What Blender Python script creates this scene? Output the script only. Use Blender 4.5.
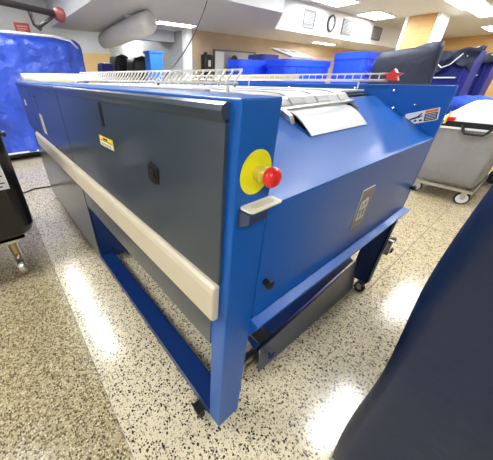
import bpy, bmesh, math, random
from mathutils import Vector, Matrix, noise
random.seed(7)
S = bpy.context.scene
for o in list(bpy.data.objects): bpy.data.objects.remove(o)
COL = S.collection
R = math.radians
F = -0.075                      # floor level (machine frame bottoms sit at 0, on casters)

# ---------------------------------------------------------------- camera
cd = bpy.data.cameras.new('camera'); cam = bpy.data.objects.new('camera', cd); COL.objects.link(cam)
cam.location = (-0.407, -0.396, 1.5)
yaw, pit = 0.6635, 0.545
cam.rotation_euler = (math.pi/2 - pit, 0, -yaw)
cd.sensor_fit = 'HORIZONTAL'; cd.sensor_width = 36; cd.lens = 250.4/493*36
cd.shift_x = (246.5-203.5)/493; cd.clip_start = .02; cd.clip_end = 100
S.camera = cam
# ---------------------------------------------------------------- world, exposure
w = bpy.data.worlds.new('world'); S.world = w; w.use_nodes = True
w.node_tree.nodes['Background'].inputs[0].default_value = (.8, .85, .9, 1)
w.node_tree.nodes['Background'].inputs[1].default_value = .3
vs = S.view_settings
vs.view_transform = 'Standard'; vs.look = 'None'; vs.gamma = 1; vs.use_curve_mapping = False
vs.exposure = 1.32
LAMP = 17.0

# ---------------------------------------------------------------- materials
def M(name, col, rough=.5, metal=0, coat=0, noise_amt=0, nscale=8, bump=0, bscale=200, spec=.5, emis=None, es=0, trans=0):
    m = bpy.data.materials.new(name); m.use_nodes = True
    nt = m.node_tree; b = nt.nodes['Principled BSDF']
    b.inputs['Base Color'].default_value = (*col, 1)
    b.inputs['Roughness'].default_value = rough; b.inputs['Metallic'].default_value = metal
    b.inputs['Coat Weight'].default_value = coat; b.inputs['Coat Roughness'].default_value = .12
    b.inputs['Specular IOR Level'].default_value = spec
    if emis: b.inputs['Emission Color'].default_value = (*emis, 1); b.inputs['Emission Strength'].default_value = es
    tc = nt.nodes.new('ShaderNodeTexCoord')
    if noise_amt:
        n = nt.nodes.new('ShaderNodeTexNoise'); n.inputs['Scale'].default_value = nscale; n.inputs['Detail'].default_value = 6
        nt.links.new(tc.outputs['Object'], n.inputs['Vector'])
        mx = nt.nodes.new('ShaderNodeMix'); mx.data_type = 'RGBA'
        mx.inputs[6].default_value = (*[c*(1-noise_amt) for c in col], 1)
        mx.inputs[7].default_value = (*[min(1, c*(1+noise_amt)) for c in col], 1)
        nt.links.new(n.outputs['Fac'], mx.inputs[0]); nt.links.new(mx.outputs[2], b.inputs['Base Color'])
    if bump:
        n = nt.nodes.new('ShaderNodeTexNoise'); n.inputs['Scale'].default_value = bscale; n.inputs['Detail'].default_value = 4
        nt.links.new(tc.outputs['Object'], n.inputs['Vector'])
        bp = nt.nodes.new('ShaderNodeBump'); bp.inputs['Strength'].default_value = bump; bp.inputs['Distance'].default_value = .002 if bscale > 60 else .07
        nt.links.new(n.outputs['Fac'], bp.inputs['Height']); nt.links.new(bp.outputs[0], b.inputs['Normal'])
    return m

BLUE = M('blue_paint', (.008, .110, .45), .36, 0, .05, .06, 3, .25, 260, spec=.28)
BLUE_D = M('blue_paint_shaded', (.004, .030, .15), .4, 0, .1)  # darker copy of the blue, shade under the machine put into the colour
BLUE_SHEEN = M('blue_paint_grey_sheen', (.040, .058, .082), .36, 0, .5, .08, 3, .2, 260)  # grazing reflections on the blue paint put into the base colour as grey
BUMP = M('cream_rubber', (.68, .60, .45), .45, 0, .1, .06, 4)
CREAM = M('cream_plastic', (.80, .76, .62), .35, 0, .2, .05, 9)
YEL = M('yellow_plastic', (.92, .88, .01), .4)
YELB = M('yellow_label', (.90, .70, .05), .4)
RED = M('red_plastic', (.75, .015, .015), .28, 0, .3)
BLK = M('black_plastic', (.008, .008, .009), .4)
RUB = M('black_rubber', (.015, .015, .017), .6)
STEEL = M('brushed_steel', (.62, .62, .60), .28, 1, 0, .1, 30)
BRASS = M('worn_brass_steel', (.55, .45, .30), .3, 1, 0, .2, 30)
CHROME = M('chrome', (.8, .8, .8), .12, 1)
SHEETM = M('stainless_sheet', (.40, .41, .42), .45, .7, 0, .06, 12)
WIREM = M('white_coated_wire', (.70, .68, .62), .4)
BELT = M('white_conveyor_belt', (.52, .52, .51), .6, 0, 0, .08, 20)
DARKSTEEL = M('dark_steel', (.045, .065, .13), .30, .15, .3, .15, 10)
WHITE = M('white_paint', (.86, .86, .84), .5)
LABW = M('white_label', (.85, .86, .86), .45)
LABO = M('orange_label', (.85, .22, .05), .45)
LABK = M('black_label_ink', (.01, .01, .02), .5)
LABT = M('tan_label', (.34, .27, .20), .5)
CEIL = M('ceiling_paint', (.48, .49, .50), .8, noise_amt=.04, nscale=3)
SOFF = M('soffit_paint', (.56, .57, .575), .7, noise_amt=.05, nscale=2)
WALLW = M('white_wall_paint', (.60, .61, .61), .6, noise_amt=.03, nscale=2)
BEIGE = M('beige_wall_paint', (.66, .64, .54), .7, noise_amt=.05, nscale=2)
VBLUE = M('royal_blue_vinyl', (.035, .095, .60), .28, 0, .3, .3, 2.5, 1.0, 5)
VCLOTH = M('royal_blue_cloth', (.02, .10, .70), .6, 0, 0, .12, 5, .5, 14)
NAVY = M('navy_vinyl', (.010, .020, .058), .42, 0, .1, .15, 4, .10, 10)
NAVYB = M('navy_nylon', (.016, .022, .045), .6, 0, 0, .2, 5, .2, 12)
INDIGO = M('indigo_canvas', (.012, .018, .20), .5, 0, 0, .15, 5)
BINB = M('blue_polyethylene', (.02, .085, .90), .4, 0, .15, .06, 4)
BINL = M('light_blue_plastic', (.03, .20, .75), .45)
GREYC = M('grey_canvas', (.28, .275, .265), .75, 0, 0, .08, 6, .25, 14)
LINEN = M('white_linen', (.90, .90, .92), .8, 0, 0, .03, 6, .4, 10)
PIPEM = M('dark_bronze_pipe', (.035, .028, .026), .4, .4)
REDB = M('red_brown_knob', (.16, .03, .03), .45)
GREY = M('grey_paint', (.13, .14, .14), .6)
LIGHTM = M('lit_diffuser', (1, 1, 1), .5, emis=(.97, .985, 1), es=LAMP)
DUCTM = M('white_duct_wrap', (.80, .80, .77), .5, bump=.4, bscale=8)

def terrazzo(name, base, chips, thr, scale, stain):
    m = bpy.data.materials.new(name); m.use_nodes = True
    nt = m.node_tree; b = nt.nodes['Principled BSDF']; N = nt.nodes.new; L = nt.links.new
    tc = N('ShaderNodeTexCoord')
    prev = None
    nz = N('ShaderNodeTexNoise'); nz.inputs['Scale'].default_value = 1.1; nz.inputs['Detail'].default_value = 5
    L(tc.outputs['Object'], nz.inputs['Vector'])
    mx = N('ShaderNodeMix'); mx.data_type = 'RGBA'
    mx.inputs[6].default_value = (*base, 1); mx.inputs[7].default_value = (*stain, 1)
    L(nz.outputs['Fac'], mx.inputs[0]); prev = mx.outputs[2]
    for i, (c, t, sc) in enumerate(chips):
        wv = N('ShaderNodeTexNoise'); wv.inputs['Scale'].default_value = sc*1.4
        mp = N('ShaderNodeMapping'); mp.inputs['Location'].default_value = (i*7.3, i*3.1, i*1.7)
        L(tc.outputs['Object'], mp.inputs['Vector'])
        L(mp.outputs[0], wv.inputs['Vector'])
        ad = N('ShaderNodeMix'); ad.data_type = 'RGBA'; ad.inputs[0].default_value = .012
        L(mp.outputs[0], ad.inputs[6]); L(wv.outputs['Color'], ad.inputs[7])
        v = N('ShaderNodeTexVoronoi'); v.inputs['Scale'].default_value = sc; v.inputs['Randomness'].default_value = 1
        L(ad.outputs[2], v.inputs['Vector'])
        # random per cell threshold -> chips of many sizes, some cells empty
        sp = N('ShaderNodeSeparateColor'); L(v.outputs['Color'], sp.inputs[0])
        mu = N('ShaderNodeMath'); mu.operation = 'MULTIPLY'; mu.inputs[1].default_value = t; L(sp.outputs[0], mu.inputs[0])
        lt = N('ShaderNodeMath'); lt.operation = 'LESS_THAN'; L(v.outputs['Distance'], lt.inputs[0]); L(mu.outputs[0], lt.inputs[1])
        mc = N('ShaderNodeMix'); mc.data_type = 'RGBA'; mc.inputs[7].default_value = (*c, 1)
        L(lt.outputs[0], mc.inputs[0]); L(prev, mc.inputs[6]); prev = mc.outputs[2]
    L(prev, b.inputs['Base Color'])
    b.inputs['Roughness'].default_value = .17; b.inputs['Specular IOR Level'].default_value = .5
    b.inputs['Coat Weight'].default_value = .15; b.inputs['Coat Roughness'].default_value = .1
    return m
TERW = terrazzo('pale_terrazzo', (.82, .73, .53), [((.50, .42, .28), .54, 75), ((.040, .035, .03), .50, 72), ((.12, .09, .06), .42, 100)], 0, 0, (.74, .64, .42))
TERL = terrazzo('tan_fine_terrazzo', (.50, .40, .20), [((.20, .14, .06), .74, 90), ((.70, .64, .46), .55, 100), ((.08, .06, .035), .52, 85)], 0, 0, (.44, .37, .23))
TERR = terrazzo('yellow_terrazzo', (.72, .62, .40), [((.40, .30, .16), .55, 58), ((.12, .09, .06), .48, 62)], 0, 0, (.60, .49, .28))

def brick(name, c1, c2, mortar, sc):
    m = bpy.data.materials.new(name); m.use_nodes = True
    nt = m.node_tree; b = nt.nodes['Principled BSDF']; N = nt.nodes.new; L = nt.links.new
    tc = N('ShaderNodeTexCoord'); sx = N('ShaderNodeSeparateXYZ'); cx = N('ShaderNodeCombineXYZ'); ad = N('ShaderNodeMath')
    L(tc.outputs['Object'], sx.inputs[0]); L(sx.outputs[0], ad.inputs[0]); L(sx.outputs[1], ad.inputs[1])
    L(ad.outputs[0], cx.inputs[0]); L(sx.outputs[2], cx.inputs[1])
    t = N('ShaderNodeTexBrick'); t.inputs['Scale'].default_value = sc
    t.inputs['Color1'].default_value = (*c1, 1); t.inputs['Color2'].default_value = (*c2, 1); t.inputs['Mortar'].default_value = (*mortar, 1)
    t.inputs['Mortar Size'].default_value = .012
    L(cx.outputs[0], t.inputs['Vector']); L(t.outputs['Color'], b.inputs['Base Color'])
    b.inputs['Roughness'].default_value = .45
    return m
BRICK = brick('tan_glazed_brick', (.56, .43, .28), (.50, .37, .23), (.46, .38, .28), 1.6)
BRICKY = brick('golden_glazed_brick', (.58, .35, .13), (.52, .30, .11), (.42, .28, .13), 1.6)
WOOD = M('golden_wood', (.66, .44, .18), .5, 0, 0, .12, 4)

# ---------------------------------------------------------------- helpers
def link(name, bm, mat, parent=None, bevel=0, smooth=False, loc=None):
    bmesh.ops.recalc_face_normals(bm, faces=bm.faces)
    me = bpy.data.meshes.new(name); bm.to_mesh(me); bm.free()
    for mm in (mat if isinstance(mat, (list, tuple)) else [mat]): me.materials.append(mm)
    o = bpy.data.objects.new(name, me); COL.objects.link(o)
    if parent is not None:
        o.parent = parent
        base = Vector((0, 0, 0)); p = parent
        while p: base += p.location; p = p.parent
        me.transform(Matrix.Translation(-base))     # geometry is written in world coordinates
    if smooth:
        for p in me.polygons: p.use_smooth = True
    if bevel:
        b = o.modifiers.new('bevel', 'BEVEL'); b.width = bevel; b.segments = 2; b.limit_method = 'ANGLE'; b.angle_limit = R(40)
    return o
def thing(name, label, cat, loc=(0, 0, 0), group=None):
    o = bpy.data.objects.new(name, None); COL.objects.link(o); o.location = loc; o.empty_display_size = .1
    o['label'] = label; o['category'] = cat
    if group: o['group'] = group
    return o
def tag(o, label, cat, group=None):
    o['label'] = label; o['category'] = cat
    if group: o['group'] = group
    return o
def struct(o, label=None, cat=None):
    o['kind'] = 'structure'
    if label: o['label'] = label; o['category'] = cat
    return o
def B(*boxes):
    bm = bmesh.new()
    for b in boxes: abox(bm, *b)
    return bm
def abox(bm, x0, x1, y0, y1, z0, z1, mi=0):
    v = [bm.verts.new((x, y, z)) for x in (x0, x1) for y in (y0, y1) for z in (z0, z1)]
    for f in ((0, 1, 3, 2), (4, 6, 7, 5), (0, 4, 5, 1), (2, 3, 7, 6), (0, 2, 6, 4), (1, 5, 7, 3)):
        bm.faces.new([v[i] for i in f]).material_index = mi
def aprism(bm, pts, d, mi=0):
    """closed polygon pts (3-D) extruded by vector d"""
    d = Vector(d); a = [bm.verts.new(Vector(p)) for p in pts]; b = [bm.verts.new(Vector(p)+d) for p in pts]
    n = len(pts)
    bm.faces.new(a).material_index = mi; bm.faces.new(b[::-1]).material_index = mi
    for i in range(n): bm.faces.new((a[i], b[i], b[(i+1) % n], a[(i+1) % n])).material_index = mi
def prism(pts, d):
    bm = bmesh.new(); aprism(bm, pts, d); return bm
def atube(bm, path, r, seg=8, cap=True):
    path = [Vector(p) for p in path]; rings = []
    for i, p in enumerate(path):
        t = (path[min(i+1, len(path)-1)] - path[max(i-1, 0)]).normalized()
        u = t.cross(Vector((0, 0, 1)))
        if u.length < .05: u = t.cross(Vector((1, 0, 0)))
        u.normalize(); v = t.cross(u).normalized()
        rr = r[i] if isinstance(r, (list, tuple)) else r
        rings.append([bm.verts.new(p + (u*math.cos(a)+v*math.sin(a))*rr) for a in (2*math.pi*k/seg for k in range(seg))])
    for a, b in zip(rings, rings[1:]):
        for k in range(seg): bm.faces.new((a[k], a[(k+1) % seg], b[(k+1) % seg], b[k]))
    if cap: bm.faces.new(rings[0][::-1]); bm.faces.new(rings[-1])
def tube(path, r, seg=8):
    bm = bmesh.new(); atube(bm, path, r, seg); return bm
def alathe(bm, prof, origin, axis, seg=28):
    """prof: (distance along axis, radius)"""
    ax = Vector(axis).normalized(); u = ax.orthogonal().normalized(); v = ax.cross(u); o = Vector(origin); rings = []
    for t, r in prof:
        rings.append([bm.verts.new(o+ax*t+(u*math.cos(a)+v*math.sin(a))*max(r, 1e-4)) for a in (2*math.pi*k/seg for k in range(seg))])
    for a, b in zip(rings, rings[1:]):
        for k in range(seg): bm.faces.new((a[k], a[(k+1) % seg], b[(k+1) % seg], b[k]))
    bm.faces.new(rings[0][::-1]); bm.faces.new(rings[-1])
def lathe(prof, origin, axis, seg=28):
    bm = bmesh.new(); alathe(bm, prof, origin, axis, seg); return bm
def rrect(cx, cz, w, h, r, n=6):
    pts = []
    for qx, qz, a0 in ((1, 1, 0), (-1, 1, 90), (-1, -1, 180), (1, -1, 270)):
        for k in range(n+1):
            a = R(a0+90*k/n); pts.append((cx+qx*(w/2-r)+r*math.cos(a), cz+qz*(h/2-r)+r*math.sin(a)))
    return pts
def text_mesh(name, s, size, mat, parent, mat4):
    c = bpy.data.curves.new(name, 'FONT'); c.body = s; c.size = size; c.extrude = .0006; c.offset = .003; c.align_x = 'CENTER'; c.align_y = 'CENTER'
    t = bpy.data.objects.new(name, c); COL.objects.link(t)
    dg = bpy.context.evaluated_depsgraph_get(); me = bpy.data.meshes.new_from_object(t.evaluated_get(dg))
    bpy.data.objects.remove(t); me.transform(mat4); me.materials.clear(); me.materials.append(mat)
    o = bpy.data.objects.new(name, me); COL.objects.link(o)
    o.parent = parent; base = Vector(); p = parent
    while p: base += p.location; p = p.parent
    me.transform(Matrix.Translation(-base)); return o
def drape(cx, cy, sx, sy, z0, z1, ang=0, amp=.03, fq=6, rc=.12, top_amp=.02, flare=.0, seed=0, sag=0, ztop=None, nz=26, n=96):
    """a soft cover hanging over a box shaped load: closed solid with folds; ztop(u,v) offsets the top"""
    bm = bmesh.new(); rings = []; ca, sa = math.cos(ang), math.sin(ang)
    def base(t):
        # rounded rectangle by angle
        a = 2*math.pi*t; c, s = math.cos(a), math.sin(a); e = 7
        rr = (abs(c)**e+abs(s)**e)**(-1/e)
        return c*rr, s*rr
    def P(x, y, z): return Vector((cx+x*ca-y*sa, cy+x*sa+y*ca, z))
    for j in range(nz+1):
        h = j/nz; z = z0+(z1-z0)*h
        ring = []
        for i in range(n):
            u, v = base(i/n)
            k = 1+flare*(1-h)
            edge = min(1, (1-h)*nz/2.5)**.5 if h > .9 else 1
            x, y = u*sx/2*k, v*sy/2*k
            l = math.hypot(u, v)
            wv = noise.noise(Vector((u*fq+seed, v*fq, h*3.2+seed)))*amp + noise.noise(Vector((u*fq*2.7+seed, v*fq*2.7, h*3)))*amp*.35
            wv *= (1.15-h*.8)
            shrink = rc*(1-edge)
            x += u/l*(wv-shrink); y += v/l*(wv-shrink)
            zz = z + (ztop(u, v)*h if ztop else 0) + (noise.noise(Vector((u*4, v*4, seed+9)))*.02 if j == 0 else 0)
            ring.append(bm.verts.new(P(x, y, zz)))
        rings.append(ring)
    for a, b in zip(rings, rings[1:]):
        for k in range(n): bm.faces.new((a[k], a[(k+1) % n], b[(k+1) % n], b[k]))
    # top : concentric rings
    last = rings[-1]; c0 = sum((v.co for v in last), Vector())/n
    for q in (.8, .55, .3, .1):
        ring = []
        for v in rings[-1]:
            p = c0.lerp(v.co, q); p.z = c0.z+(v.co.z-c0.z)*q + .02 - sag*(1-q) + noise.noise(p*5+Vector((seed, 0, 0)))*top_amp
            ring.append(bm.verts.new(p))
        for k in range(n): bm.faces.new((last[k], last[(k+1) % n], ring[(k+1) % n], ring[k]))
        last = ring
    bm.faces.new(last); bm.faces.new(rings[0][::-1])
    return bm

# ================================================================= SETTING
XL, XR, YF, YB, ZC = -3.5, 17.6, -4.0, 11.0, 3.1
def struct_box(name, mat, *b, bevel=0): return struct(link(name, B(*b), mat, bevel=bevel))
# floor : pale strip under the machine between two other terrazzo fields
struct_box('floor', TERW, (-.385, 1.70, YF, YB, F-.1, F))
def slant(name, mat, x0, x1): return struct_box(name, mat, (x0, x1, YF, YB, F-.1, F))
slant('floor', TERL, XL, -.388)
slant('floor', TERR, 1.703, XR)
bm = bmesh.new()
for y in (-3, -1.5, -.02, 1.5, 3, 4.5): abox(bm, 1.71, XR, y-.004, y+.004, F, F+.001)
for x in (3.43, 5.2, 7, 9, 11): abox(bm, x-.004, x+.004, YF, YB, F, F+.001)
struct(link('trim_1', bm, M('joint_strip', (.20, .15, .09), .5)))
struct_box('ceiling', CEIL, (XL, XR, YF, YB, ZC, ZC+.1))
struct_box('wall_left', BEIGE, (XL-.1, XL, YF, YB, F, ZC))
struct_box('wall_front', M('grey_green_wall', (.60, .60, .57), .7), (XL, XR, YF-.1, YF, F, ZC))
struct_box('wall_right', BRICKY, (XR, XR+.1, YF, YB, F, ZC))
struct_box('wall_back', WALLW, (XL, 4.2, YB, YB+.1, F, ZC))
struct_box('wall_back_beige', BEIGE, (XL, 1.35, 7.5, 7.6, F, ZC))
# lowered soffit with white faces
sp = [(1.35, 3.35), (4.3, 3.35), (5.54, 4.5), (XR, 4.5), (XR, 5.9), (3.95, 5.9), (3.95, 7.6), (1.35, 7.6)]
struct(link('ceiling_soffit', prism([(x, y, 2.5) for x, y in sp], (0, 0, ZC-2.5)), SOFF))
def face_panel(p, q, mat, name, z0=2.5, z1=ZC, t=.02):
    p = Vector((*p, 0)); q = Vector((*q, 0)); d = (q-p).normalized(); nrm = Vector((d.y, -d.x, 0))*t
    return struct(link(name, prism([(p.x, p.y, z0), (q.x, q.y, z0), (q.x, q.y, z1), (p.x, p.y, z1)], nrm), mat))
face_panel((1.33, 3.35), (4.3, 3.35), WALLW, 'trim_2')
face_panel((4.3, 3.35), (5.54, 4.5), WALLW, 'trim_2')
face_panel((5.54, 4.5), (XR, 4.5), WALLW, 'trim_2')
# brick wall and jamb under the soffit
struct_box('wall_back_brick', BRICK, (4.05, XR, 5.8, 5.95, F, 2.5))
struct_box('wall_return', WALLW, (3.98, 4.12, 5.95, YB, F, ZC))
struct_box('trim_3', WHITE, (3.90, 4.05, 5.76, 5.97, F, 2.5))
struct_box('trim_4', SOFF, (2.9, 3.90, 6.3, 6.5, 2.28, 2.5))
# wood doors on the far wall
struct_box('trim_5', WOOD, (2.0, 4.10, YB-.06, YB, F, 2.28))
tag(link('wall_notice', B((2.35, 2.75, YB-.075, YB-.06, 1.75, 2.2)), LABW), 'white notice on the golden wood wall right of the blue cover', 'notice')
# big golden brick pier with white corner strips
struct_box('wall_pier', BRICKY, (10.6, 11.4, 2.78, 3.55, F, ZC))
struct_box('trim_6', WHITE, (10.57, 10.72, 2.72, 2.80, F, ZC), (10.57, 10.62, 3.52, 3.60, F, ZC), (10.7, 11.42, 2.72, 2.78, F, ZC))

# lamps in the ceiling
GR = 'recessed ceiling lights'
def ceiling_light(x, y, z, label, w=.55, l=1.2, group=GR):
    t = thing('ceiling_light', label, 'light', (x, y, z), group)
    link('diffuser', B((x-l/2, x+l/2, y-w/2, y+w/2, z-.03, z-.02)), LIGHTM, t)
    link('frame', B((x-l/2-.03, x+l/2+.03, y-w/2-.03, y-w/2, z-.035, z), (x-l/2-.03, x+l/2+.03, y+w/2, y+w/2+.03, z-.035, z),
                    (x-l/2-.03, x-l/2, y-w/2, y+w/2, z-.035, z), (x+l/2, x+l/2+.03, y-w/2, y+w/2, z-.035, z)), WHITE, t)
ceiling_light(9.5, 4.0, ZC, 'bright ceiling light right of the clock, above the vents')
ceiling_light(6.9, 3.9, ZC, 'ceiling light cut by the top edge left of the clock')
ceiling_light(9.7, 2.0, ZC, 'ceiling light at the top edge right of the golden pier', l=1.6)
ceiling_light(11.4, 1.9, ZC, 'ceiling light right of the golden pier, second from the top', l=1.6)
ceiling_light(15.3, 2.2, ZC, 'farthest ceiling light right of the golden pier', l=1.6)
for x, y, wh, l, w_ in ((2.5, -.22, 'above the front of the blue machine, unseen overhead', 1.2, .35), (6.2, .0, 'overhead of the grey linen cart', 1.2, .35),
              (4.6, 2.0, 'overhead in front of the blue bins', 1.2, .55), (1.2, 2.3, 'overhead of the machine belts', 1.2, .55),
              (9, -1.5, 'far right aisle, nearer one', 1.2, .55), (.0, 4.7, 'over the aisle in front of the tall blue cover', .22, 3.2), (-2.0, 1.8, 'unseen, fill overhead of the black tub', 1.2, .55), (-1.6, -1.9, 'added as fill, unseen behind the viewer', 1.2, .55),  # last two in this row are unseen, put back as fill for the left
              (13.5, -1.5, 'far right aisle, farther one', 1.2, .55)):
    ceiling_light(x, y, ZC, 'ceiling light '+wh, w_, l)
ceiling_light(3.3, 5.3, 2.5, 'low fixture on the soffit beside the white duct', .25, .9)
ceiling_light(3.0, 9.0, ZC, 'far light over the passage behind the white duct', .5, 1.2)
ceiling_light(9.0, 5.2, 2.5, 'light under the soffit over the blue bins', .15, 1.2)

# duct along the soffit
dt = thing('ceiling_duct', 'fat white rounded duct hanging under the soffit', 'duct', (2.3, 4.6, 2.32))
bm = bmesh.new()
path = [(2.28, 4.55, 2.33), (2.28, 4.62, 2.33), (2.33, 5.6, 2.32), (2.4, 6.4, 2.31), (2.48, 7.3, 2.31), (2.49, 7.42, 2.31)]
atube(bm, path, [.13, .17, .18, .18, .17, .12], 20)
link('duct_body', bm, DUCTM, dt, smooth=True)
link('duct_strap', B((2.15, 2.5, 5.2, 5.24, 2.46, 2.5), (2.3, 2.34, 5.2, 5.24, 2.3, 2.5)), WHITE, dt)

# clock and vents on the white face
ck = thing('wall_clock', 'round black rimmed wall clock on the white soffit face', 'clock', (7.9, 4.46, 2.80))
c = (7.9, 4.478, 2.80)
link('rim', lathe([(0, .19), (.04, .19), (.05, .18), (.05, .15), (.02, .15)], c, (0, -1, 0), 36), BLK, ck, smooth=False)
link('dial', lathe([(0, .155), (.025, .155)], c, (0, -1, 0), 36), WHITE, ck)
bm = bmesh.new(); abox(bm, 7.892, 7.908, 4.448, 4.452, 2.78, 2.91); abox(bm, 7.83, 7.92, 4.444, 4.448, 2.785, 2.80)
link('hand', bm, BLK, ck)
for k in range(12):
    a = R(30*k); link('hour_mark', B((7.9+.13*math.sin(a)-.008, 7.9+.13*math.sin(a)+.008, 4.449, 4.453, 2.8+.13*math.cos(a)-.015, 2.8+.13*math.cos(a)+.015)), BLK, ck)
for (x, hw, lab) in ((6.85, .26, 'square vent grille left of the clock'), (8.85, .30, 'vent grille just right of the clock'), (10.9, .34, 'vent grille nearest the golden pier')):
    v = thing('vent_grille', lab+' on the white face', 'vent', (x, 4.47, 2.78), 'vent grilles beside the clock')
    link('frame', B((x-hw, x+hw, 4.455, 4.48, 2.62, 2.65), (x-hw, x+hw, 4.455, 4.48, 2.95, 2.98), (x-hw, x-hw+.03, 4.455, 4.48, 2.65, 2.95), (x+hw-.03, x+hw, 4.455, 4.48, 2.65, 2.95)), GREY, v)
    link('slats', B(*[(x-hw+.03, x+hw-.03, 4.462, 4.478, 2.655+i*.03, 2.67+i*.03) for i in range(10)]), GREY, v)

# red sign on the beige wall
rs = thing('wall_sign', 'small red sign on the beige wall above the blue cover', 'sign', (.76, 7.49, 2.4))
link('sign_board', B((.62, .90, 7.47, 7.5, 2.32, 2.52)), M('red_sign_paint', (.72, .10, .08), .5), rs)
link('lettering', B((.66, .86, 7.466, 7.47, 2.45, 2.47), (.66, .84, 7.466, 7.47, 2.41, 2.425), (.66, .80, 7.466, 7.47, 2.37, 2.385)), M('pale_red_ink', (.85, .5, .4), .5), rs)

# ================================================================= THE MACHINE
H, W1, W, YL, Y2 = 1.465, .134, 1.73, 4.0, 1.705
mc = thing('folding_machine', 'large blue laundry folding machine with a cream bumper and yellow emergency stop', 'machine', (0, 0, 0))
# left housing (tall narrow box beam) and its front post
bm = prism([(0, 0, 0), (0, .075, 0), (0, .075, .59), (0, Y2, .59), (0, Y2, H), (0, 0, H)], (W1, 0, 0)); link('left_housing', bm, BLUE, mc, bevel=.004)
sk = link('side_skirt', B((-.004, .012, .077, Y2-.004, .59, .765)), BLUE_SHEEN, mc, bevel=.002)
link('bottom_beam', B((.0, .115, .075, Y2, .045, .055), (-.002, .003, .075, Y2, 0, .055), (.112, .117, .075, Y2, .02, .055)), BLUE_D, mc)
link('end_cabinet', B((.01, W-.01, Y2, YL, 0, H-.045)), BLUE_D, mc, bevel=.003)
link('cabinet_skin', B((-.006, .0, Y2+.003, YL, 0, .765)), BLUE_SHEEN, mc, bevel=.002)
link('housing_top', B((0, W1, Y2, YL, H-.045, H)), BLUE, mc, bevel=.004)
# side covers with rolled lip
for (a, b, nm) in ((.032, 1.69, 'near'), (1.70, 3.05, 'mid'), (3.06, YL, 'far')):
    c = link('side_cover', B((-.014, -.001, a, b, .945, 1.425)), BLUE_SHEEN, mc, bevel=.002)
    lp = bmesh.new()
    prof = [(-.016, 1.418), (-.022, 1.430), (-.026, 1.442), (-.022, 1.453), (-.012, 1.458), (-.001, 1.457), (-.001, 1.418)]
    aprism(lp, [(x, a, z) for x, z in prof], (0, b-a, 0)); link('rolled_lip', lp, BLUE_SHEEN, c)
# slot pulls on the covers
def slot(y, z0, z1, lean=.0):
    o = link('cover_slot', prism([(-.0155, y-.019, z1), (-.0155, y+.019, z1), (-.0155, y+.019+lean, z0), (-.0155, y-.019+lean, z0)], (.004, 0, 0)), BLK, mc)
    link('slot_pin', lathe([(0, .009), (.006, .009), (.008, .006)], (-.015, y, z1-.012), (-1, 0, 0), 12), DARKSTEEL, o)
slot(.845, 1.312, 1.415); slot(2.70, 1.25, 1.36); slot(3.62, 1.36, 1.44)
link('paper_tag', B((-.018, -.0145, 2.62, 2.76, 1.02, 1.20)), M('torn_tape', (.62, .58, .48), .7, noise_amt=.5, nscale=25), mc)
link('paper_tag', B((-.018, -.0145, 3.56, 3.66, 1.22, 1.28)), LABW, mc)
# cover latch
lt = link('cover_latch', prism([(-.0155, .355, 1.24), (-.0155, .40, 1.255), (-.0155, .425, 1.235), (-.0155, .425, 1.185), (-.0155, .385, 1.175), (-.0155, .36, 1.18)], (-.006, 0, 0)), BLK, mc, bevel=.002)
link('latch_tab', B((-.028, -.0215, .372, .392, 1.195, 1.232)), RUB, lt)
# yellow label
yl = link('yellow_label', B((-.0158, -.0145, .760, .935, 1.218, 1.264)), YELB, mc)
link('label_white_part', B((-.0166, -.0158, .765, .93, 1.221, 1.238)), LABW, yl)
link('label_print', B((-.0166, -.0158, .825, .885, 1.250, 1.258), *[(-.0172, -.0166, .785, .92, 1.224+i*.004, 1.2255+i*.004) for i in range(3)], (-.0166, -.0158, .775, .92, 1.243, 1.246)), LABK, yl)
# cream bumper
prof = [(-.002, .778), (-.026, .780), (-.036, .79), (-.036, .912), (-.030, .930), (-.018, .938), (-.002, .940)]
for a, b in ((.035, 1.70), (1.712, 3.46)):
    bp = bmesh.new(); aprism(bp, [(x, a, z) for x, z in prof], (0, b-a, 0)); link('bumper', bp, BUMP, mc, bevel=.010)
# seams shadow gaps between covers are real gaps (10 mm); right panel
rp = [(1.70, 0, .60), (1.70, 0, H), (1.70, YL, H), (1.70, YL, .60)]
rpn = link('right_panel', prism(rp, (.03, 0, 0)), BLUE, mc, bevel=.002)
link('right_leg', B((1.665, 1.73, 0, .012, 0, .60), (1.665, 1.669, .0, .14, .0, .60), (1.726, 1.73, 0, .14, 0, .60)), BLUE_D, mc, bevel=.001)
link('right_leg_edge', B((1.695, 1.732, -.006, 0.0, 0, .60)), BLUE_SHEEN, mc)
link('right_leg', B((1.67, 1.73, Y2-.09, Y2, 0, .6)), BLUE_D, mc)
for y, z in ((.30, 1.43), (.16, 1.355), (1.1, 1.43), (2.0, 1.43), (.55, 1.44), (.27, 1.33)):
    link('panel_bolt', lathe([(0, .009), (.006, .009), (.009, .005)], (1.70, y, z), (-1, 0, 0), 12), CHROME, rpn)
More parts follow.
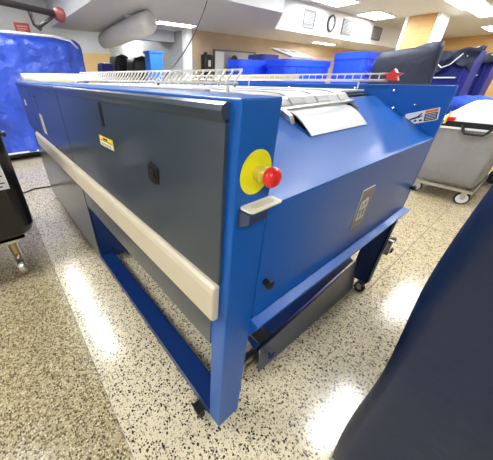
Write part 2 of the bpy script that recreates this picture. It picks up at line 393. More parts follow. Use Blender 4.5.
# warning label on the right panel (seen sloping with the deck)
def onp(s, t):  # s along from far-top to near-top, t downwards
    a = Vector((1.6985, .192, 1.303)); u = Vector((0, -.160, .052)); v = Vector((0, -.012, -.068))
    return a+u*s+v*t
def lab(poly, off, mat, nm, par):
    return link(nm, prism([onp(s, t)-Vector((off, 0, 0)) for s, t in poly], (-.0008, 0, 0)), mat, par)
wl = lab([(.0, .05), (.03, 0), (.97, 0), (1, .05), (1, .95), (.97, 1), (.03, 1), (0, .95)], 0, LABW, 'warning_label', rpn)
lab([(.60, .06), (.96, .06), (.96, .28), (.60, .28)], .0008, LABO, 'label_header', wl)
lab([(.60, .32), (.96, .32), (.96, .93), (.60, .93)], .0008, LABK, 'label_text_block', wl)
bm = bmesh.new()
for i in range(4): aprism(bm, [onp(.63, .40+i*.13)-Vector((.0016, 0, 0)), onp(.93, .40+i*.13)-Vector((.0016, 0, 0)), onp(.93, .44+i*.13)-Vector((.0016, 0, 0)), onp(.63, .44+i*.13)-Vector((.0016, 0, 0))], (-.0005, 0, 0))
link('label_lines', bm, LABW, wl)
bm = bmesh.new()
for poly in ([(.10, .62), (.18, .50), (.34, .42), (.42, .50), (.36, .58), (.24, .60), (.14, .74)], [(.36, .44), (.50, .18), (.53, .24), (.45, .46), (.56, .42), (.55, .48), (.42, .56)],
             [(.16, .84), (.20, .76), (.25, .78), (.26, .88), (.20, .92)], [(.46, .72), (.54, .72), (.55, .88), (.47, .88)], [(.30, .72), (.36, .66), (.40, .74), (.36, .84), (.30, .82)]):
    aprism(bm, [onp(s, t)-Vector((.0008, 0, 0)) for s, t in poly], (-.0006, 0, 0))
link('label_pictogram', bm, LABK, wl)
# sloped deck with a slot for the chute
ZD, SL, YD = 1.186, .535, .40
def dk(x, y, o=0): return Vector((x, y, ZD+SL*y+o))
t = .004
bm = bmesh.new()
aprism(bm, [dk(W1, 0), dk(1.699, 0), dk(1.699, YD), dk(W1, YD)], (0, 0, -t*3))
link('sloped_deck', bm, BLUE, mc, bevel=.002)
link('deck_back_edge', B((W1, 1.699, YD, YD+.012, 1.33, ZD+SL*YD)), BLUE_D, mc)
# front door
dr = link('front_door', B((.142, 1.690, -.001, .014, .712, 1.178)), BLUE, mc, bevel=.003)
link('door_latch', lathe([(0, .013), (.012, .013), (.02, .019), (.030, .017), (.034, .008)], (.180, -.001, .877), (0, -1, 0), 20), BLK, dr, smooth=False)
link('door_latch', lathe([(0, .013), (.012, .013), (.02, .019), (.030, .017), (.034, .008)], (1.66, -.001, .877), (0, -1, 0), 20), BLK, dr)
bd = link('door_badge', B((.835, .960, -.0035, -.001, .855, 1.055)), LABT, dr)
link('badge_border', B((.832, .963, -.0030, -.001, .852, .857), (.832, .963, -.0030, -.001, 1.053, 1.058), (.832, .837, -.003, -.001, .857, 1.053), (.958, .963, -.003, -.001, .857, 1.053)), LABW, bd)
text_mesh('badge_lettering', 'EB', .115, LABW, bd, Matrix.Translation((.90, -.004, .945)) @ Matrix.Rotation(R(90), 4, 'X') @ Matrix.Rotation(R(90), 4, 'Z'))
# bright ledge below the door
bm = prism([(.13, .0, .708), (.13, -.040, .700), (.13, -.040, .690), (.13, .0, .612)], (1.60, 0, 0))
link('front_ledge', bm, BLUE, mc, bevel=.001)
link('door_sill', B((W1, 1.70, .001, .03, .60, .708)), BLUE_D, mc)
# emergency stop
es = link('stop_backplate', lathe([(0, .0565), (.0012, .0565), (.0015, .056)], (.068, 0, 1.300), (0, -1, 0), 48), YEL, mc)
link('stop_collar', lathe([(0, .018), (.012, .018), (.013, .020), (.026, .020), (.030, .016), (.034, .015)], (.070, -.001, 1.300), (0, -1, 0), 28), M('brassy_yellow_collar', (.72, .58, .10), .35, .2), es)
link('stop_button', lathe([(0, .014), (.004, .0225), (.012, .0250), (.020, .0245), (.027, .020), (.031, .012), (.0325, .002)], (.070, -.034, 1.300), (0, -1, 0), 32), RED, es, smooth=True)
# cream cup tray on its steel bracket, under the stop
tr = bmesh.new()
pts = rrect(.078, -.022, .124, .046, .012)
aprism(tr, [(x, y, 1.215) for x, y in pts], (0, 0, .006))
ty = link('stop_tray', tr, CREAM, mc, bevel=.002)
link('tray_inset', prism([(x, y, 1.2212) for x, y in rrect(.080, -.024, .080, .018, .008)], (0, 0, .002)), BUMP, ty)
link('tray_bracket', prism([(.014, -.040, 1.212), (.014, -.040, 1.185), (.014, -.002, 1.160), (.014, -.002, 1.212)], (.07, 0, 0)), DARKSTEEL, ty)
# stainless chute coming out of the deck
cs = []
for i in range(11):
    u = i/10; y = .190+.150*u; z = ZD+SL*y + .006 + .022*math.sin(math.pi*u*.9)
    cs.append((y, z))
bm = bmesh.new()
aprism(bm, [(.625, y, z) for y, z in cs + [(y+.003, z-.004) for y, z in cs[::-1]]], (.52, 0, 0))
ch = link('chute_sheet', bm, SHEETM, mc)
link('chute_slot', prism([dk(.63, .235, .0005), dk(1.205, .235, .0005), dk(1.205, .325, .0005), dk(.63, .325, .0005)], (0, 0, .0025)), BLK, mc)
for x in (.585, 1.180):
    link('chute_bearing', prism([(x, .27, ZD+SL*.27+.002), (x, .335, ZD+SL*.335+.002), (x, .335, ZD+SL*.335+.022), (x, .29, ZD+SL*.29+.024)], (.03, 0, 0)), BLK if x > 1 else STEEL, mc)
link('chute_roller', tube([(.55, .338, ZD+SL*.338+.014), (1.24, .338, ZD+SL*.338+.022)], .011, 14), STEEL, mc)
# belts running the length of the machine
bm = bmesh.new()
link('belt_bed', B((W1, 1.70, .46, YL-.02, 1.405, 1.412)), GREY, mc)
xb = .16
for k in range(10):
    wd = .103
    bm = bmesh.new(); z = 1.441 + (.004 if k % 2 else 0)
    pts = [(YL-.1, z), (.50+.03*(k % 3), z), (.45, z-.006), (.40, z-.022), (.375, z-.045), (.372, z-.06)]
    poly = pts+[(y+(.0 if i < 2 else .004), zz-.004) for i, (y, zz) in reversed(list(enumerate(pts)))]
    aprism(bm, [(xb, y, zz) for y, zz in poly], (wd, 0, 0)); link('conveyor_belt', bm, BELT, mc)
    xb += .112
link('belt_side_guard', B((W1+.004, W1+.03, .30, YL-.1, 1.40, 1.470), (1.30, 1.66, .47, YL-.1, 1.425, 1.435)), BELT, mc)
link('front_roller', tube([(W1+.005, .415, 1.412), (1.28, .415, 1.412)], .016, 16), STEEL, mc)
# wire guards on top
bm = bmesh.new()
ya, yb2 = .40, 2.55
atube(bm, [(.40, ya, 1.527), (.40, yb2, 1.545)], .0045, 8); atube(bm, [(.35, ya-.03, 1.484), (.35, yb2, 1.484)], .005, 8)
y = ya
while y < yb2:
    atube(bm, [(.40, y, 1.527+.018*(y-ya)/2.15), (.38, y-.004, 1.508), (.354, y-.014, 1.490), (.343, y-.017, 1.480), (.350, y-.017, 1.474)], .0042, 6); y += .046
for yy in (.40, 1.4, 2.5): atube(bm, [(.33, yy, 1.478), (.33, yy, 1.44)], .006, 6)
link('wire_guard', bm, WIREM, mc, smooth=True)
link('guard_roller', lathe([(0, .03), (.0, .05), (.70, .05), (.70, .03)], (.03, 3.62, 1.50), (1, .05, 0), 20), BUMP, mc)
bm = bmesh.new()
atube(bm, [(1.62, .33, 1.523), (1.62, 3.2, 1.523)], .005, 8); atube(bm, [(1.62, .33, 1.487), (1.62, 3.2, 1.487)], .008, 8)
y = .33
while y < 3.2:
    atube(bm, [(1.62, y, 1.487), (1.62, y, 1.525)], .0035, 6); y += .055
for yy in (.5, 1.5, 2.9): atube(bm, [(1.62, yy, 1.487), (1.62, yy, 1.44)], .005, 6)
link('wire_guard', bm, WIREM, mc, smooth=True)
link('guard_strip', B((1.63, 1.64, .98, 1.95, 1.487, 1.522)), BUMP, mc)
link('red_end_clip', prism([(1.60, .34, 1.49), (1.60, .27, 1.488), (1.60, .28, 1.51), (1.60, .255, 1.525), (1.60, .29, 1.53), (1.60, .305, 1.548), (1.60, .325, 1.528), (1.60, .355, 1.525), (1.60, .335, 1.51)], (.03, 0, 0)), RED, mc)
# lower conveyor under the door
pt = [(.40, .080, F+.012), (.40, .100, .134), (1.545, .100, .245), (1.60, .065, F+.012)]
bm = bmesh.new(); aprism(bm, pt, (0, .008, 0))
lw = link('lower_conveyor_plate', bm, DARKSTEEL, mc, bevel=.001)
link('plate_knob', lathe([(0, .008), (.02, .008), (.022, .018), (.034, .018)], (.48, .088, .045), (0, -1, 0), 6), BLUE_D, lw)
link('plate_knob', B((.455, .515, .062, .070, .035, .055)), BLUE_D, lw)
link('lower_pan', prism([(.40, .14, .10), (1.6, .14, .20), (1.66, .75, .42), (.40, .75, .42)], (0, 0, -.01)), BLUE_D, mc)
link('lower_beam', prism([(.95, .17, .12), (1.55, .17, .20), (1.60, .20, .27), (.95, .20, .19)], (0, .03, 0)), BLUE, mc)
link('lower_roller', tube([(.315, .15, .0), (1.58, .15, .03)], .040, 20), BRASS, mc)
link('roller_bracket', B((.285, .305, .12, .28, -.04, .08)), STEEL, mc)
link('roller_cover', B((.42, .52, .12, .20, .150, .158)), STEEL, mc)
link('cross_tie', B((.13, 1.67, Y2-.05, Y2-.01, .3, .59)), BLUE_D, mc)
# casters
def caster(x, y, par, r=.045, topz=0, wm=RUB, metal=STEEL, w=.028):
    wh = bmesh.new(); alathe(wh, [(0, r*.55), (0, r*.94), (w*.2, r), (w*.8, r), (w, r*.94), (w, r*.55)], (x-w/2, y, F+r), (1, 0, 0), 24)
    o = link('caster_wheel', wh, wm, par)
    link('wheel_hub', lathe([(0, r*.5), (w+.008, r*.5)], (x-w/2-.004, y, F+r), (1, 0, 0), 16), metal, o)
    link('caster_fork', B((x-w/2-.008, x-w/2-.004, y-.015, y+.02, F+r*.8, topz-.004), (x+w/2+.004, x+w/2+.008, y-.015, y+.02, F+r*.8, topz-.004),
                          (x-w/2-.012, x+w/2+.012, y-.03, y+.03, topz-.006, topz)), metal, par)
caster(-.022, .135, mc, .037, 0, metal=BLK); caster(1.63, .03, mc, .042, .012); caster(.05, Y2-.1, mc, .036); caster(.05, YL-.1, mc, .036); caster(1.66, YL-.1, mc, .036)
# knobs on the outside of the right side
for y, z in ((-0.016, 0.401), (-0.026, 0.310)):
    link('side_knob', lathe([(0, .010), (.05, .010), (.052, .022), (.09, .020)], (1.73, y, z), (1, 0, 0), 16), BLK, mc)
link('knob_plate', B((1.73, 1.76, -0.036, 0.004, 0.290, 0.421)), STEEL, mc)
link('side_knob', lathe([(0, .010), (.03, .010), (.032, .018), (.05, .016)], (1.73, .03, .91), (1, 0, 0), 16), BLK, mc)

# power cord on the floor
co = tube([(-.47, 3.9, .30), (-.44, 4.1, .02), (-.36, 4.30, F+.012), (-.2, 4.40, F+.012), (0, 4.34, F+.012), (.15, 4.28, F+.012), (.30, 4.3, F+.012)], .012, 8)
tag(link('power_cord', co, BLK, smooth=True), 'dark power cord lying on the floor beside the machine far end', 'cord')
# cord hanging from the soffit
P0, P1 = Vector((.62, 1.45, 1.46)), Vector((2.75, 3.55, 2.5))
pts = [P0.lerp(P1, i/14) - Vector((0, 0, .10*math.sin(math.pi*i/14))) for i in range(15)]
tag(link('suspended_cable', tube(pts, .007, 8), BLK, smooth=True), 'thin black cable slanting from the soffit to the machine top', 'cable')

# ================================================================= LEFT SIDE
# black tub trolley
bt = thing('black_tub_cart', 'glossy black tub on a chrome caster at the left edge', 'cart', (-.9, 2.2, F))
bm = bmesh.new()
def tubring(z, k):
    return [Vector((-.925+(p[0])*k, 2.28+p[1]*k, z)) for p in rrect(0, 0, 1.06, .64, .10, 5)]
prof = [(.335, .82), (.345, .89), (.375, .95), (.43, .99), (.55, 1.0), (1.22, 1.015), (1.24, 1.04), (1.27, 1.04), (1.27, .99), (.9, .96)]
rings = [[bm.verts.new(v) for v in tubring(z, k)] for z, k in prof]
for a, b in zip(rings, rings[1:]):
    for i in range(len(a)): bm.faces.new((a[i], a[(i+1) % len(a)], b[(i+1) % len(a)], b[i]))
bm.faces.new(rings[0][::-1]); bm.faces.new(rings[-1])
link('tub', bm, M('glossy_black_plastic', (.008, .008, .009), .25, 0, .2), bt, smooth=False)
lb = link('tub_label', prism([(-.72, 1.945, .775), (-.462, 1.945, .775), (-.462, 1.945, .965), (-.72, 1.945, .965)], (0, .01, 0)), LABW, bt)
link('label_print', B(*[(-.70, -.50+.02*(i % 2), 1.943, 1.945, .795+i*.026, .803+i*.026) for i in range(6)]), LABK, lb)
link('tub_knob', lathe([(0, .012), (.03, .012), (.032, .022), (.05, .02)], (-.41, 1.99, 1.155), (1, 0, 0), 14), BLK, bt)
link('caster_plate', B((-.70, -.50, 2.0, 2.2, .30, .318)), CHROME, bt)
link('caster_fork', B((-.655, -.645, 2.05, 2.12, .02, .30), (-.585, -.575, 2.05, 2.12, .02, .30), (-.655, -.575, 2.04, 2.13, .27, .30)), CHROME, bt, bevel=.003)
link('caster_stem', tube([(-.615, 2.085, .31), (-.615, 2.085, .16), (-.618, 2.08, .10)], [.03, .028, .02], 14), BRASS, bt)
link('caster_wheel', lathe([(0, .03), (.0, .068), (.012, .073), (.038, .073), (.05, .068), (.05, .03)], (-.64, 2.085, F+.073), (1, 0, 0), 24), STEEL, bt)
link('caster_wheel', lathe([(0, .03), (.0, .068), (.012, .073), (.038, .073), (.05, .068), (.05, .03)], (-1.35, 2.45, F+.073), (1, 0, 0), 24), STEEL, bt)
link('caster_stem', tube([(-1.325, 2.45, .32), (-1.325, 2.45, F+.14)], .02, 10), CHROME, bt)
link('caster_wheel', lathe([(0, .03), (.0, .068), (.012, .073), (.038, .073), (.05, .068), (.05, .03)], (-.64, 2.45, F+.073), (1, 0, 0), 24), STEEL, bt)
link('caster_stem', tube([(-.615, 2.45, .32), (-.615, 2.45, F+.14)], .02, 10), CHROME, bt)

# big blue vinyl covered cart
bc = thing('covered_cart', 'tall cart under a wrinkled royal blue vinyl cover behind the machine', 'cart', (-.4, 6.9, F))
bm = drape(-.25, 6.88, 3.8, .85, .10, 2.20, amp=.13, fq=8, rc=.10, seed=3, nz=40, n=220)
link('vinyl_cover', bm, VBLUE, bc, smooth=True)
link('cart_base', B((-2.0, 1.28, 6.55, 7.2, .0, .13)), BLK, bc)
link('cover_hem', B((-2.08, 1.36, 6.425, 6.445, .09, .125)), WHITE, bc)
link('cover_piping', tube([(-2.05, 6.45, 2.23), (-.5, 6.44, 2.24), (1.1, 6.45, 2.22), (1.42, 6.47, 2.17), (1.55, 6.5, 2.05)], .022, 8), WHITE, bc, smooth=True)
for x in (-1.8, -.4, .45, 1.15):
    for y in (6.62, 7.1):
        link('caster_wheel', lathe([(0, .02), (0, .06), (.03, .06), (.03, .02)], (x, y, F+.06), (1, 0, 0), 18), RUB, bc)

# dark hanging rail at upper left
hr = thing('garment_rail', 'dark pipe rail with a red brown end knob above the blue cover', 'rail', (-.9, 3.9, F))
zr = 2.20
p0, p1 = Vector((-2.6, 3.55, zr+.20)), Vector((.62, 3.90, zr-.02))
link('rail_pipe', tube([p0, p1], .032, 14), PIPEM, hr, smooth=True)
d = (p1-p0).normalized()
link('end_knob', lathe([(0, .03), (.01, .06), (.05, .075), (.10, .07), (.12, .04)], p1, d, 18), REDB, hr, smooth=True)
link('rail_sleeve', tube([p1-d*.95, p1-d*.62], .045, 14), BLK, hr)
link('rail_ring', tube([p1-d*.60, p1-d*.585], .04, 14), WHITE, hr)
q = p1-d*.28
bm = bmesh.new(); atube(bm, [q, q+Vector((.02, 0, -.15)), q+Vector((.08, 0, -.20))], .02, 8); atube(bm, [q+Vector((.05, 0, -.18)), p1+Vector((-.02, 0, -.03))], .018, 8)
link('rail_clamp', bm, PIPEM, hr, smooth=True)
q2 = p1-d*1.0
bm = bmesh.new(); atube(bm, [q2, q2+Vector((.17, .0, -.42)), q2+Vector((.24, 0, -.42)), q2+Vector((.42, 0, .04))], .006, 6); link('wire_hook', bm, STEEL, hr)
link('rail_post', tube([p0+Vector((.3, .03, 0)), (p0.x+.3, 3.58, F+.03)], .03, 12), PIPEM, hr)
link('rail_foot', B((p0.x+.0, p0.x+.6, 3.2, 4.0, F, F+.04)), PIPEM, hr)

# ================================================================= BACK : carts in the passage
for (x0, x1, y0, z1, mat, lab_, sd) in ((2.60, 2.95, 8.1, 1.86, INDIGO, 'narrow indigo covered cart left of the black covers', 1), (3.02, 3.50, 8.15, 2.05, BLK, 'black covered cart with a peaked top, left one of the pair', 2),
                                        (3.22, 3.86, 7.35, 1.97, BLK, 'black covered cart with a peaked top, right one of the pair', 5)):
    t_ = thing('covered_trolley', lab_+' in the far passage', 'cart', ((x0+x1)/2, y0+.3, F), 'covered trolleys in the far passage')
    pk = (lambda u, v: .06*(1-abs(u))) if mat is BLK else (lambda u, v: 0)
    link('cover', drape((x0+x1)/2, y0+.35, x1-x0, .6, .1, z1, amp=.02, rc=.04, seed=sd, ztop=pk, nz=14, n=48), mat, t_, smooth=True)
    for x in (x0+.08, x1-.08): link('caster_wheel', lathe([(0, .02), (0, .06), (.03, .06), (.03, .02)], (x-.015, y0+.25, F+.06), (1, 0, 0), 14), RUB, t_); link('caster_stem', tube([(x, y0+.25, F+.1), (x, y0+.25, .13)], .015, 8), STEEL, t_)
bx = thing('plastic_bin', 'upright light blue bin standing right of the black covered carts', 'bin', (3.3, 5.6, F))
bm = B((2.98, 3.34, 5.98, 6.25, F+.1, 2.02)); link('bin_body', bm, BINL, bx, bevel=.02)
link('bin_rim', B((2.96, 3.36, 5.96, 6.27, 2.00, 2.05)), BINL, bx, bevel=.01)
for x in (3.04, 3.27): link('caster_wheel', lathe([(0, .02), (0, .05), (.03, .05), (.03, .02)], (x, 6.1, F+.05), (1, 0, 0), 14), RUB, bx)

# whiteboard, dark jacket, black rack on the brick wall
wb = thing('notice_board', 'pale notice board on the brick wall behind the wire guard', 'board', (5.0, 5.78, 1.8))
link('board_face', B((4.78, 6.30, 5.76, 5.80, 1.2, 2.12)), M('pale_board', (.46, .46, .44), .5), wb)
link('board_frame', B((4.75, 4.78, 5.74, 5.80, 1.2, 2.15), (6.30, 6.34, 5.74, 5.80, 1.2, 2.15), (4.75, 6.34, 5.74, 5.80, 2.12, 2.15)), GREY, wb)
link('paper_sheet', B((4.80, 5.10, 5.745, 5.76, 1.5, 2.10)), LABW, wb)
jk = bmesh.new()
alathe(jk, [(0, .34), (.08, .32), (.30, .26), (.46, .20), (.58, .10), (.62, .02)], (5.40, 5.62, 1.42), (0, 0, 1), 20)
for v in jk.verts: v.co.y = 5.66+(v.co.y-5.66)*.3; v.co += Vector((noise.noise(v.co*6)*.03, 0, 0))
jo = link('hanging_jacket', jk, M('charcoal_cloth', (.03, .03, .035), .8), smooth=True); tag(jo, 'charcoal hooded jacket hanging in front of the pale notice board', 'jacket')
bk = thing('wall_phone', 'black wall phone on the brick wall left of the pale notice board', 'phone', (4.45, 5.78, 1.7))
link('phone_body', B((4.34, 4.66, 5.68, 5.80, 1.60, 2.02)), BLK, bk, bevel=.03)
link('handset', tube([(4.36, 5.64, 1.50), (4.33, 5.60, 1.62), (4.33, 5.60, 1.92), (4.38, 5.64, 2.04)], [.05, .035, .035, .05], 12), BLK, bk, smooth=True)
link('phone_card', B((4.50, 4.58, 5.67, 5.68, 1.76, 1.90)), LABW, bk)

# ================================================================= BLUE BINS
def bin_truck(x0, x1, y0, y1, z1, label, tilt=0, mat=BINB, seed=0):
    cx, cy = (x0+x1)/2, (y0+y1)/2
    t_ = thing('laundry_bin', label, 'bin', (cx, cy, F), 'blue plastic laundry bins')
    bm = bmesh.new(); n = len(rrect(0, 0, 1, 1, .1))
    prof = [(.10, .86), (.14, .9), (z1-.12, 1.0), (z1-.11, 1.035), (z1, 1.04), (z1, .97), (z1-.3, .94), (.3, .86)]
    rings = []
    for z, k in prof:
        rings.append([bm.verts.new(Vector((cx+p[0]*k, cy+p[1]*k, z))) for p in rrect(0, 0, x1-x0, y1-y0, .09)])
    for a, b in zip(rings, rings[1:]):
        for i in range(n): bm.faces.new((a[i], a[(i+1) % n], b[(i+1) % n], b[i]))
    bm.faces.new(rings[0][::-1]); bm.faces.new(rings[-1])
    if tilt:
        for v in bm.verts: v.co.z += (v.co.x-cx)*tilt*max(0, (v.co.z-.5))
    b_ = link('bin_shell', bm, mat, t_)
    # moulded ribs on the side facing the room
    for fx in (.2, .5, .8):
        x = x0+(x1-x0)*fx; link('moulded_rib', prism([(x-.03, y0+.035, .3), (x+.03, y0+.035, .3), (x+.03, y0-.012, z1-.13), (x-.03, y0-.012, z1-.13)], (0, .03, 0)), mat, b_)
    for x in (x0+.15, x1-.15):
        for y in (y0+.15, y1-.15):
            link('caster_wheel', lathe([(0, .03), (0, .07), (.04, .07), (.04, .03)], (x-.02, y, F+.07), (1, 0, 0), 16), RUB, t_)
            link('caster_stem', tube([(x, y, F+.08), (x, y, .12)], .02, 8), STEEL, t_)
    return t_
bin_truck(3.55, 4.40, 3.55, 3.95, 1.80, 'bright blue plastic bin beside the end of the wire guard, leftmost of the bin row')
b2 = bin_truck(4.12, 5.60, 2.92, 3.45, 1.80, 'long bright blue plastic bin with a white crate resting on its rim')
b3 = bin_truck(5.50, 6.20, 2.20, 2.85, 1.93, 'bright blue plastic bin with an embossed square panel, against the navy cover')
for i in range(4):
    for zz in (1.55, 1.68): link('embossed_square', B((5.60+i*.13, 5.67+i*.13, 2.178, 2.21, zz, zz+.06)), BINB, b3, bevel=.004)
bin_truck(4.80, 5.40, 4.12, 4.6, 1.96, 'dark blue plastic bin standing behind the bright blue bin row', mat=INDIGO)
# white crate resting on the long bin, tipped
wc = thing('white_crate', 'white slotted plastic crate lid lying across the long blue bin', 'crate', (4.65, 3.25, 1.86))
z0_, z1_ = 1.815, 1.98
link('crate_panel', prism([(4.30, 3.0, z0_), (5.0, 3.0, z0_), (5.0, 3.50, z1_-.01), (4.30, 3.50, z1_-.01)], (0, 0, .035)), M('grey_cream_crate', (.34, .32, .27), .6), wc, bevel=.006)
for x in (4.42, 4.74): link('crate_slot', prism([(x, 3.28, z0_+.128), (x+.10, 3.28, z0_+.128), (x+.10, 3.38, z0_+.158), (x, 3.38, z0_+.158)], (0, 0, .004)), BLK, wc)
link('crate_slot', prism([(4.42, 3.08, z0_+.062), (4.85, 3.08, z0_+.062), (4.85, 3.11, z0_+.072), (4.42, 3.11, z0_+.072)], (0, 0, .004)), GREY, wc)

# ================================================================= NAVY COVERED CARTS RIGHT
nv = thing('covered_cart', 'large dark navy covered cart between blue bins and golden pier', 'cart', (5.0, 1.3, F))
link('navy_cover', drape(5.39, 1.50, .60, .88, .1, 1.87, ang=R(14), amp=.015, fq=3, rc=.03, seed=8, nz=26, n=160, top_amp=.02, ztop=lambda u, v: -.035*v+(.07*min(1, (-v-.7)/.15) if v < -.7 else 0)), NAVYB, nv, smooth=True)
for x, y in ((5.3, 1.25), (5.6, 1.3), (5.2, 1.75), (5.5, 1.8)): link('caster_wheel', lathe([(0, .03), (0, .08), (.04, .08), (.04, .03)], (x, y, F+.08), (1, 0, 0), 16), RUB, nv); link('caster_stem', tube([(x, y, F+.1), (x, y, .14)], .02, 8), STEEL, nv)
# two nested carts with raised indigo sides and crumpled navy flaps
for k, (fx, y0, y1, zt, zs, lb_) in enumerate(((6.6, .84, 1.50, 1.93, 1.50, 'cart with upright indigo side and crumpled navy flap, nearer the navy cover'),
                                             (7.5, .70, 1.25, 1.88, 1.54, 'cart with upright indigo side and crumpled navy flap, at the right edge'))):
    t_ = thing('folding_cart', lb_, 'cart', (fx+.3, (y0+y1)/2, F), 'upright indigo carts beyond the grey cart')
    link('cart_box', B((fx+.03, fx+.62, y0+.12, y1, .15, zt-.12)), INDIGO, t_, bevel=.02)
    link('side_panel', B((fx-.02, fx+.64, y0, y0+.07, .3, zt), (fx-.02, fx+.03, y0+.07, y0+.13, .3, zt-.03)), INDIGO, t_, bevel=.012)
    link('panel_strap', tube([(fx-.025, y0+.13, zt-.10), (fx-.03, y0+.09, zt+.0), (fx-.01, y0+.02, zt+.03)], .014, 8), WHITE, t_)
    link('shelf_strip', B((fx-.03, fx+.03, y0+.16, y1, zs, zs+.02)), WHITE, t_)
    fl = bmesh.new(); g = []
    NI, NJ = 26, 18
    for i in range(NI):
        row = []
        for j in range(NJ):
            a_, q_ = i/(NI-1), j/(NJ-1)               # a_ along y, q_ from the hanging hem over the top
            y = y0-.02+(y1-y0)*a_
            hem = zs+.08+.14*abs(math.sin(a_*4.2+k))
            if q_ < .6: p = Vector((fx-.05, y, hem+(zt+.05-.08*a_-hem)*q_/.6))
            else: p = Vector((fx-.05+.45*(q_-.6)/.4, y, zt+.05-.08*a_-.05*(q_-.6)))
            p += Vector((noise.noise(p*7+Vector((k*5, 0, 0)))*.09-.02, noise.noise(p*5)*.05, noise.noise(p*6+Vector((0, k*7, 0)))*.06)); row.append(fl.verts.new(p))
        g.append(row)
    for i in range(NI-1):
        for j in range(NJ-1): fl.faces.new((g[i][j], g[i+1][j], g[i+1][j+1], g[i][j+1]))
    fo = link('crumpled_flap', fl, NAVYB, t_, smooth=True); sm = fo.modifiers.new('s', 'SOLIDIFY'); sm.thickness = .02
    link('flap_strap', tube([(fx-.12, y1-.08, zt-.13), (fx-.13, y1-.25, zt-.26), (fx-.13, y0+.30, zt-.22), (fx-.12, y0+.18, zt-.06)], .010, 6), WHITE, t_)
    for x in (fx+.1, fx+.5):
        for y in (y0+.12, y1-.1): link('caster_wheel', lathe([(0, .03), (0, .09), (.04, .09), (.04, .03)], (x, y, F+.09), (1, 0, 0), 16), RUB, t_); link('caster_stem', tube([(x+.02, y, F+.1), (x+.02, y, .17)], .02, 8), STEEL, t_)

# ================================================================= GREY LINEN CART
gc = thing('linen_cart', 'grey canvas linen cart on silver casters right of the machine', 'cart', (5.0, .2, F))
bm = bmesh.new()
X0, X1, Y0, Y1 = 4.58, 5.72, -.13, .60
prof = [(.16, .93), (.20, .98), (.5, 1.0), (.90, 1.0), (.93, 1.0)]
rings = []
for z, k in prof:
    ring = []
    for p in rrect(0, 0, X1-X0, Y1-Y0, .05, 5):
        pass
    pts = []
    base = rrect(0, 0, X1-X0, Y1-Y0, .05, 4); m_ = len(base)
    for i in range(m_):
        a, b = base[i], base[(i+1) % m_]; L_ = math.hypot(b[0]-a[0], b[1]-a[1]); ns = max(1, int(L_/.04))
        for q_ in range(ns): pts.append((a[0]+(b[0]-a[0])*q_/ns, a[1]+(b[1]-a[1])*q_/ns))
    for x, y in pts:
        wv = noise.noise(Vector((x*5, y*5, z*2)))*.035*(1 if z < .9 else .1)
        l = math.hypot(x, y); ring.append(bm.verts.new(((X0+X1)/2+x*k+x/l*wv, (Y0+Y1)/2+y*k+y/l*wv, z)))
    rings.append(ring)
for a, b in zip(rings, rings[1:]):
    for i in range(len(a)): bm.faces.new((a[i], a[(i+1) % len(a)], b[(i+1) % len(a)], b[i]))
bm.faces.new(rings[0][::-1]); bm.faces.new(rings[-1])
link('canvas_body', bm, GREYC, gc, smooth=True)
link('base_frame', B((X0-.02, X1+.02, Y0-.02, Y0+.02, .10, .14), (X0-.02, X1+.02, Y1-.02, Y1+.02, .10, .14), (X0-.02, X0+.02, Y0, Y1, .10, .14), (X1-.02, X1+.02, Y0, Y1, .10, .14)), STEEL, gc, bevel=.004)
link('top_band', B((X0-.025, X1+.025, Y0-.02, Y0-.005, .93, 1.0), (X0-.025, X1+.025, Y1+.005, Y1+.02, .93, 1.0), (X0-.025, X0-.01, Y0, Y1, .93, 1.0), (X1+.01, X1+.025, Y0, Y1, .93, 1.0)), BLK, gc, bevel=.004)
link('corner_post', tube([(X0-.02, Y1+.01, .14), (X0-.02, Y1+.01, 1.06)], .014, 8), STEEL, gc)
link('rim_rail', B((X0-.03, X0-.005, Y0, Y1+.02, .905, .93)), WHITE, gc)
link('cart_handle', tube([(X0-.02, .30, .965), (X0-.05, .27, .90), (X0-.06, .24, .865), (X0-.06, .06, .865), (X0-.05, .03, .90), (X0-.02, .0, .965)], .016, 10), BLK, gc, smooth=True)
link('yellow_tag', prism([(X0-.04, .49, .96), (X0-.04, .515, .96), (X0-.04, .485, 1.12), (X0-.04, .46, 1.11)], (.012, 0, 0)), YELB, gc)
link('red_latch', B((X0-.05, X0+.03, .40, .49, 1.0, 1.05)), RED, gc, bevel=.015)
for x, y in ((X0+.02, Y0+.06), (X0+.10, Y1-.08), (X1-.05, Y0+.06), (X1-.10, Y1-.08)):
    r = .088
    o = link('caster_wheel', lathe([(0, r*.6), (0, r*.9), (.01, r), (.03, r), (.04, r*.9), (.04, r*.6)], (x-.02, y, F+r), (1, .25, 0), 28), RUB, gc)
    link('wheel_disc', lathe([(0, r*.78), (.005, r*.7), (.043, r*.7), (.048, r*.78)], (x-.024, y-.001, F+r), (1, .25, 0), 28), LABW, o)
    link('wheel_cap', lathe([(0, r*.2), (.062, r*.2)], (x-.031, y-.003, F+r), (1, .25, 0), 14), STEEL, o)
    link('caster_fork', B((x-.035, x-.028, y-.03, y+.03, F+r, .11), (x+.03, x+.037, y-.02, y+.04, F+r, .11)), STEEL, gc)
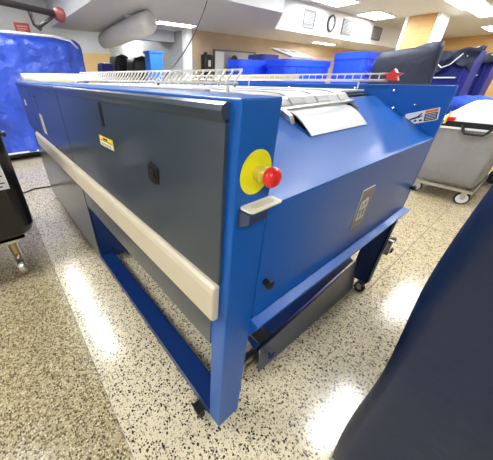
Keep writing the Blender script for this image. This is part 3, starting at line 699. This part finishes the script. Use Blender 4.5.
# white linen heaped in it, blue sheet behind
def heap(x0, x1, y0, y1, z0, hz, mat, name, seed, shape):
    bm = bmesh.new(); nx, ny = 26, 22; g = []
    for i in range(nx+1):
        row = []
        for j in range(ny+1):
            u, v = i/nx, j/ny
            x, y = x0+(x1-x0)*u, y0+(y1-y0)*v
            e = min(1, 6*min(u, 1-u, v, 1-v))**.5
            z = z0+hz*shape(u, v)*e + noise.noise(Vector((x*4, y*4, seed)))*.06*e + noise.noise(Vector((x*10, y*10, seed)))*.02*e
            row.append(bm.verts.new((x, y, max(z, z0))))
        g.append(row)
    for i in range(nx):
        for j in range(ny): bm.faces.new((g[i][j], g[i+1][j], g[i+1][j+1], g[i][j+1]))
    edge = [g[i][0] for i in range(nx+1)]+[g[nx][j] for j in range(1, ny+1)]+[g[i][ny] for i in range(nx-1, -1, -1)]+[g[0][j] for j in range(ny-1, 0, -1)]
    lo = [bm.verts.new((v.co.x, v.co.y, z0-.02)) for v in edge]
    for i in range(len(edge)): bm.faces.new((edge[i], edge[(i+1) % len(edge)], lo[(i+1) % len(edge)], lo[i]))
    bm.faces.new(lo)
    return link(name, bm, mat, smooth=True)
tag(heap(X0+.01, X1-.01, Y0+.01, Y1-.01, .99, .24, LINEN, 'linen_sheet', 2, lambda u, v: .25+.75*math.sin(math.pi*min(1, (1-v)*.75+.1))*(.6+.4*u)), 'white sheet heaped in the grey linen cart', 'linen')
bc2 = thing('covered_cart', 'low cart under a royal blue sheet behind the grey linen cart', 'cart', (6.22, .3, F))
link('blue_sheet', drape(6.22, .30, .62, 1.60, .25, 1.20, ang=R(0), amp=.05, fq=4, rc=.12, seed=11, nz=24, n=120, top_amp=.08), VCLOTH, bc2, smooth=True)
for x, y in ((6.1, -.2), (6.4, -.2), (6.1, .9), (6.4, .9)): link('caster_wheel', lathe([(0, .03), (0, .09), (.04, .09), (.04, .03)], (x, y, F+.09), (1, 0, 0), 16), RUB, bc2); link('caster_stem', tube([(x, y, F+.1), (x, y, .32)], .02, 8), STEEL, bc2)

# ================================================================= FOREGROUND NAVY COVER
fg = thing('covered_cart', 'near cart under a smooth dark navy cover filling the lower right corner', 'cart', (.95, -.85, F))
bm = bmesh.new(); rings = []; NZ, N = 40, 160
for j in range(NZ+1):
    h = j/NZ; z = -.045+1.475*h
    yt = -.395+.030*min(1, max(0, (z)/1.0))+.008*math.sin(z*7+.5)       # near top edge of the left face
    ring = []
    for i in range(N):
        a = 2*math.pi*i/N; c_, s_ = math.cos(a), math.sin(a); e = 14; rr = (abs(c_)**e+abs(s_)**e)**(-1/e)
        u, v = c_*rr, s_*rr
        x = .93+u*.60; y = (yt-.50)+v*.50
        if u > -.9: y -= max(0, v)*.10*(u+.9)          # side leans away from the machine
        k = 1.0 if h < .985 else 1-.04*((h-.985)/.015)**2
        x = .93+(x-.93)*k; y = -.93+(y+.93)*k
        wv = noise.noise(Vector((y*3.0+2, z*1.6, u)))*.035 + noise.noise(Vector((y*7.0, z*2.5+y*3, 4)))*.012
        if u < -.8: x += wv
        ring.append(bm.verts.new((x, y, z)))
    rings.append(ring)
for a, b in zip(rings, rings[1:]):
    for i in range(N): bm.faces.new((a[i], a[(i+1) % N], b[(i+1) % N], b[i]))
bm.faces.new(rings[0][::-1]); bm.faces.new(rings[-1])
link('navy_cover', bm, NAVY, fg, smooth=True)
for x in (.5, 1.3):
    for y in (-.6, -1.2): link('caster_wheel', lathe([(0, .01), (0, .03), (.02, .03), (.02, .01)], (x, y, F+.03), (1, 0, 0), 14), RUB, fg)
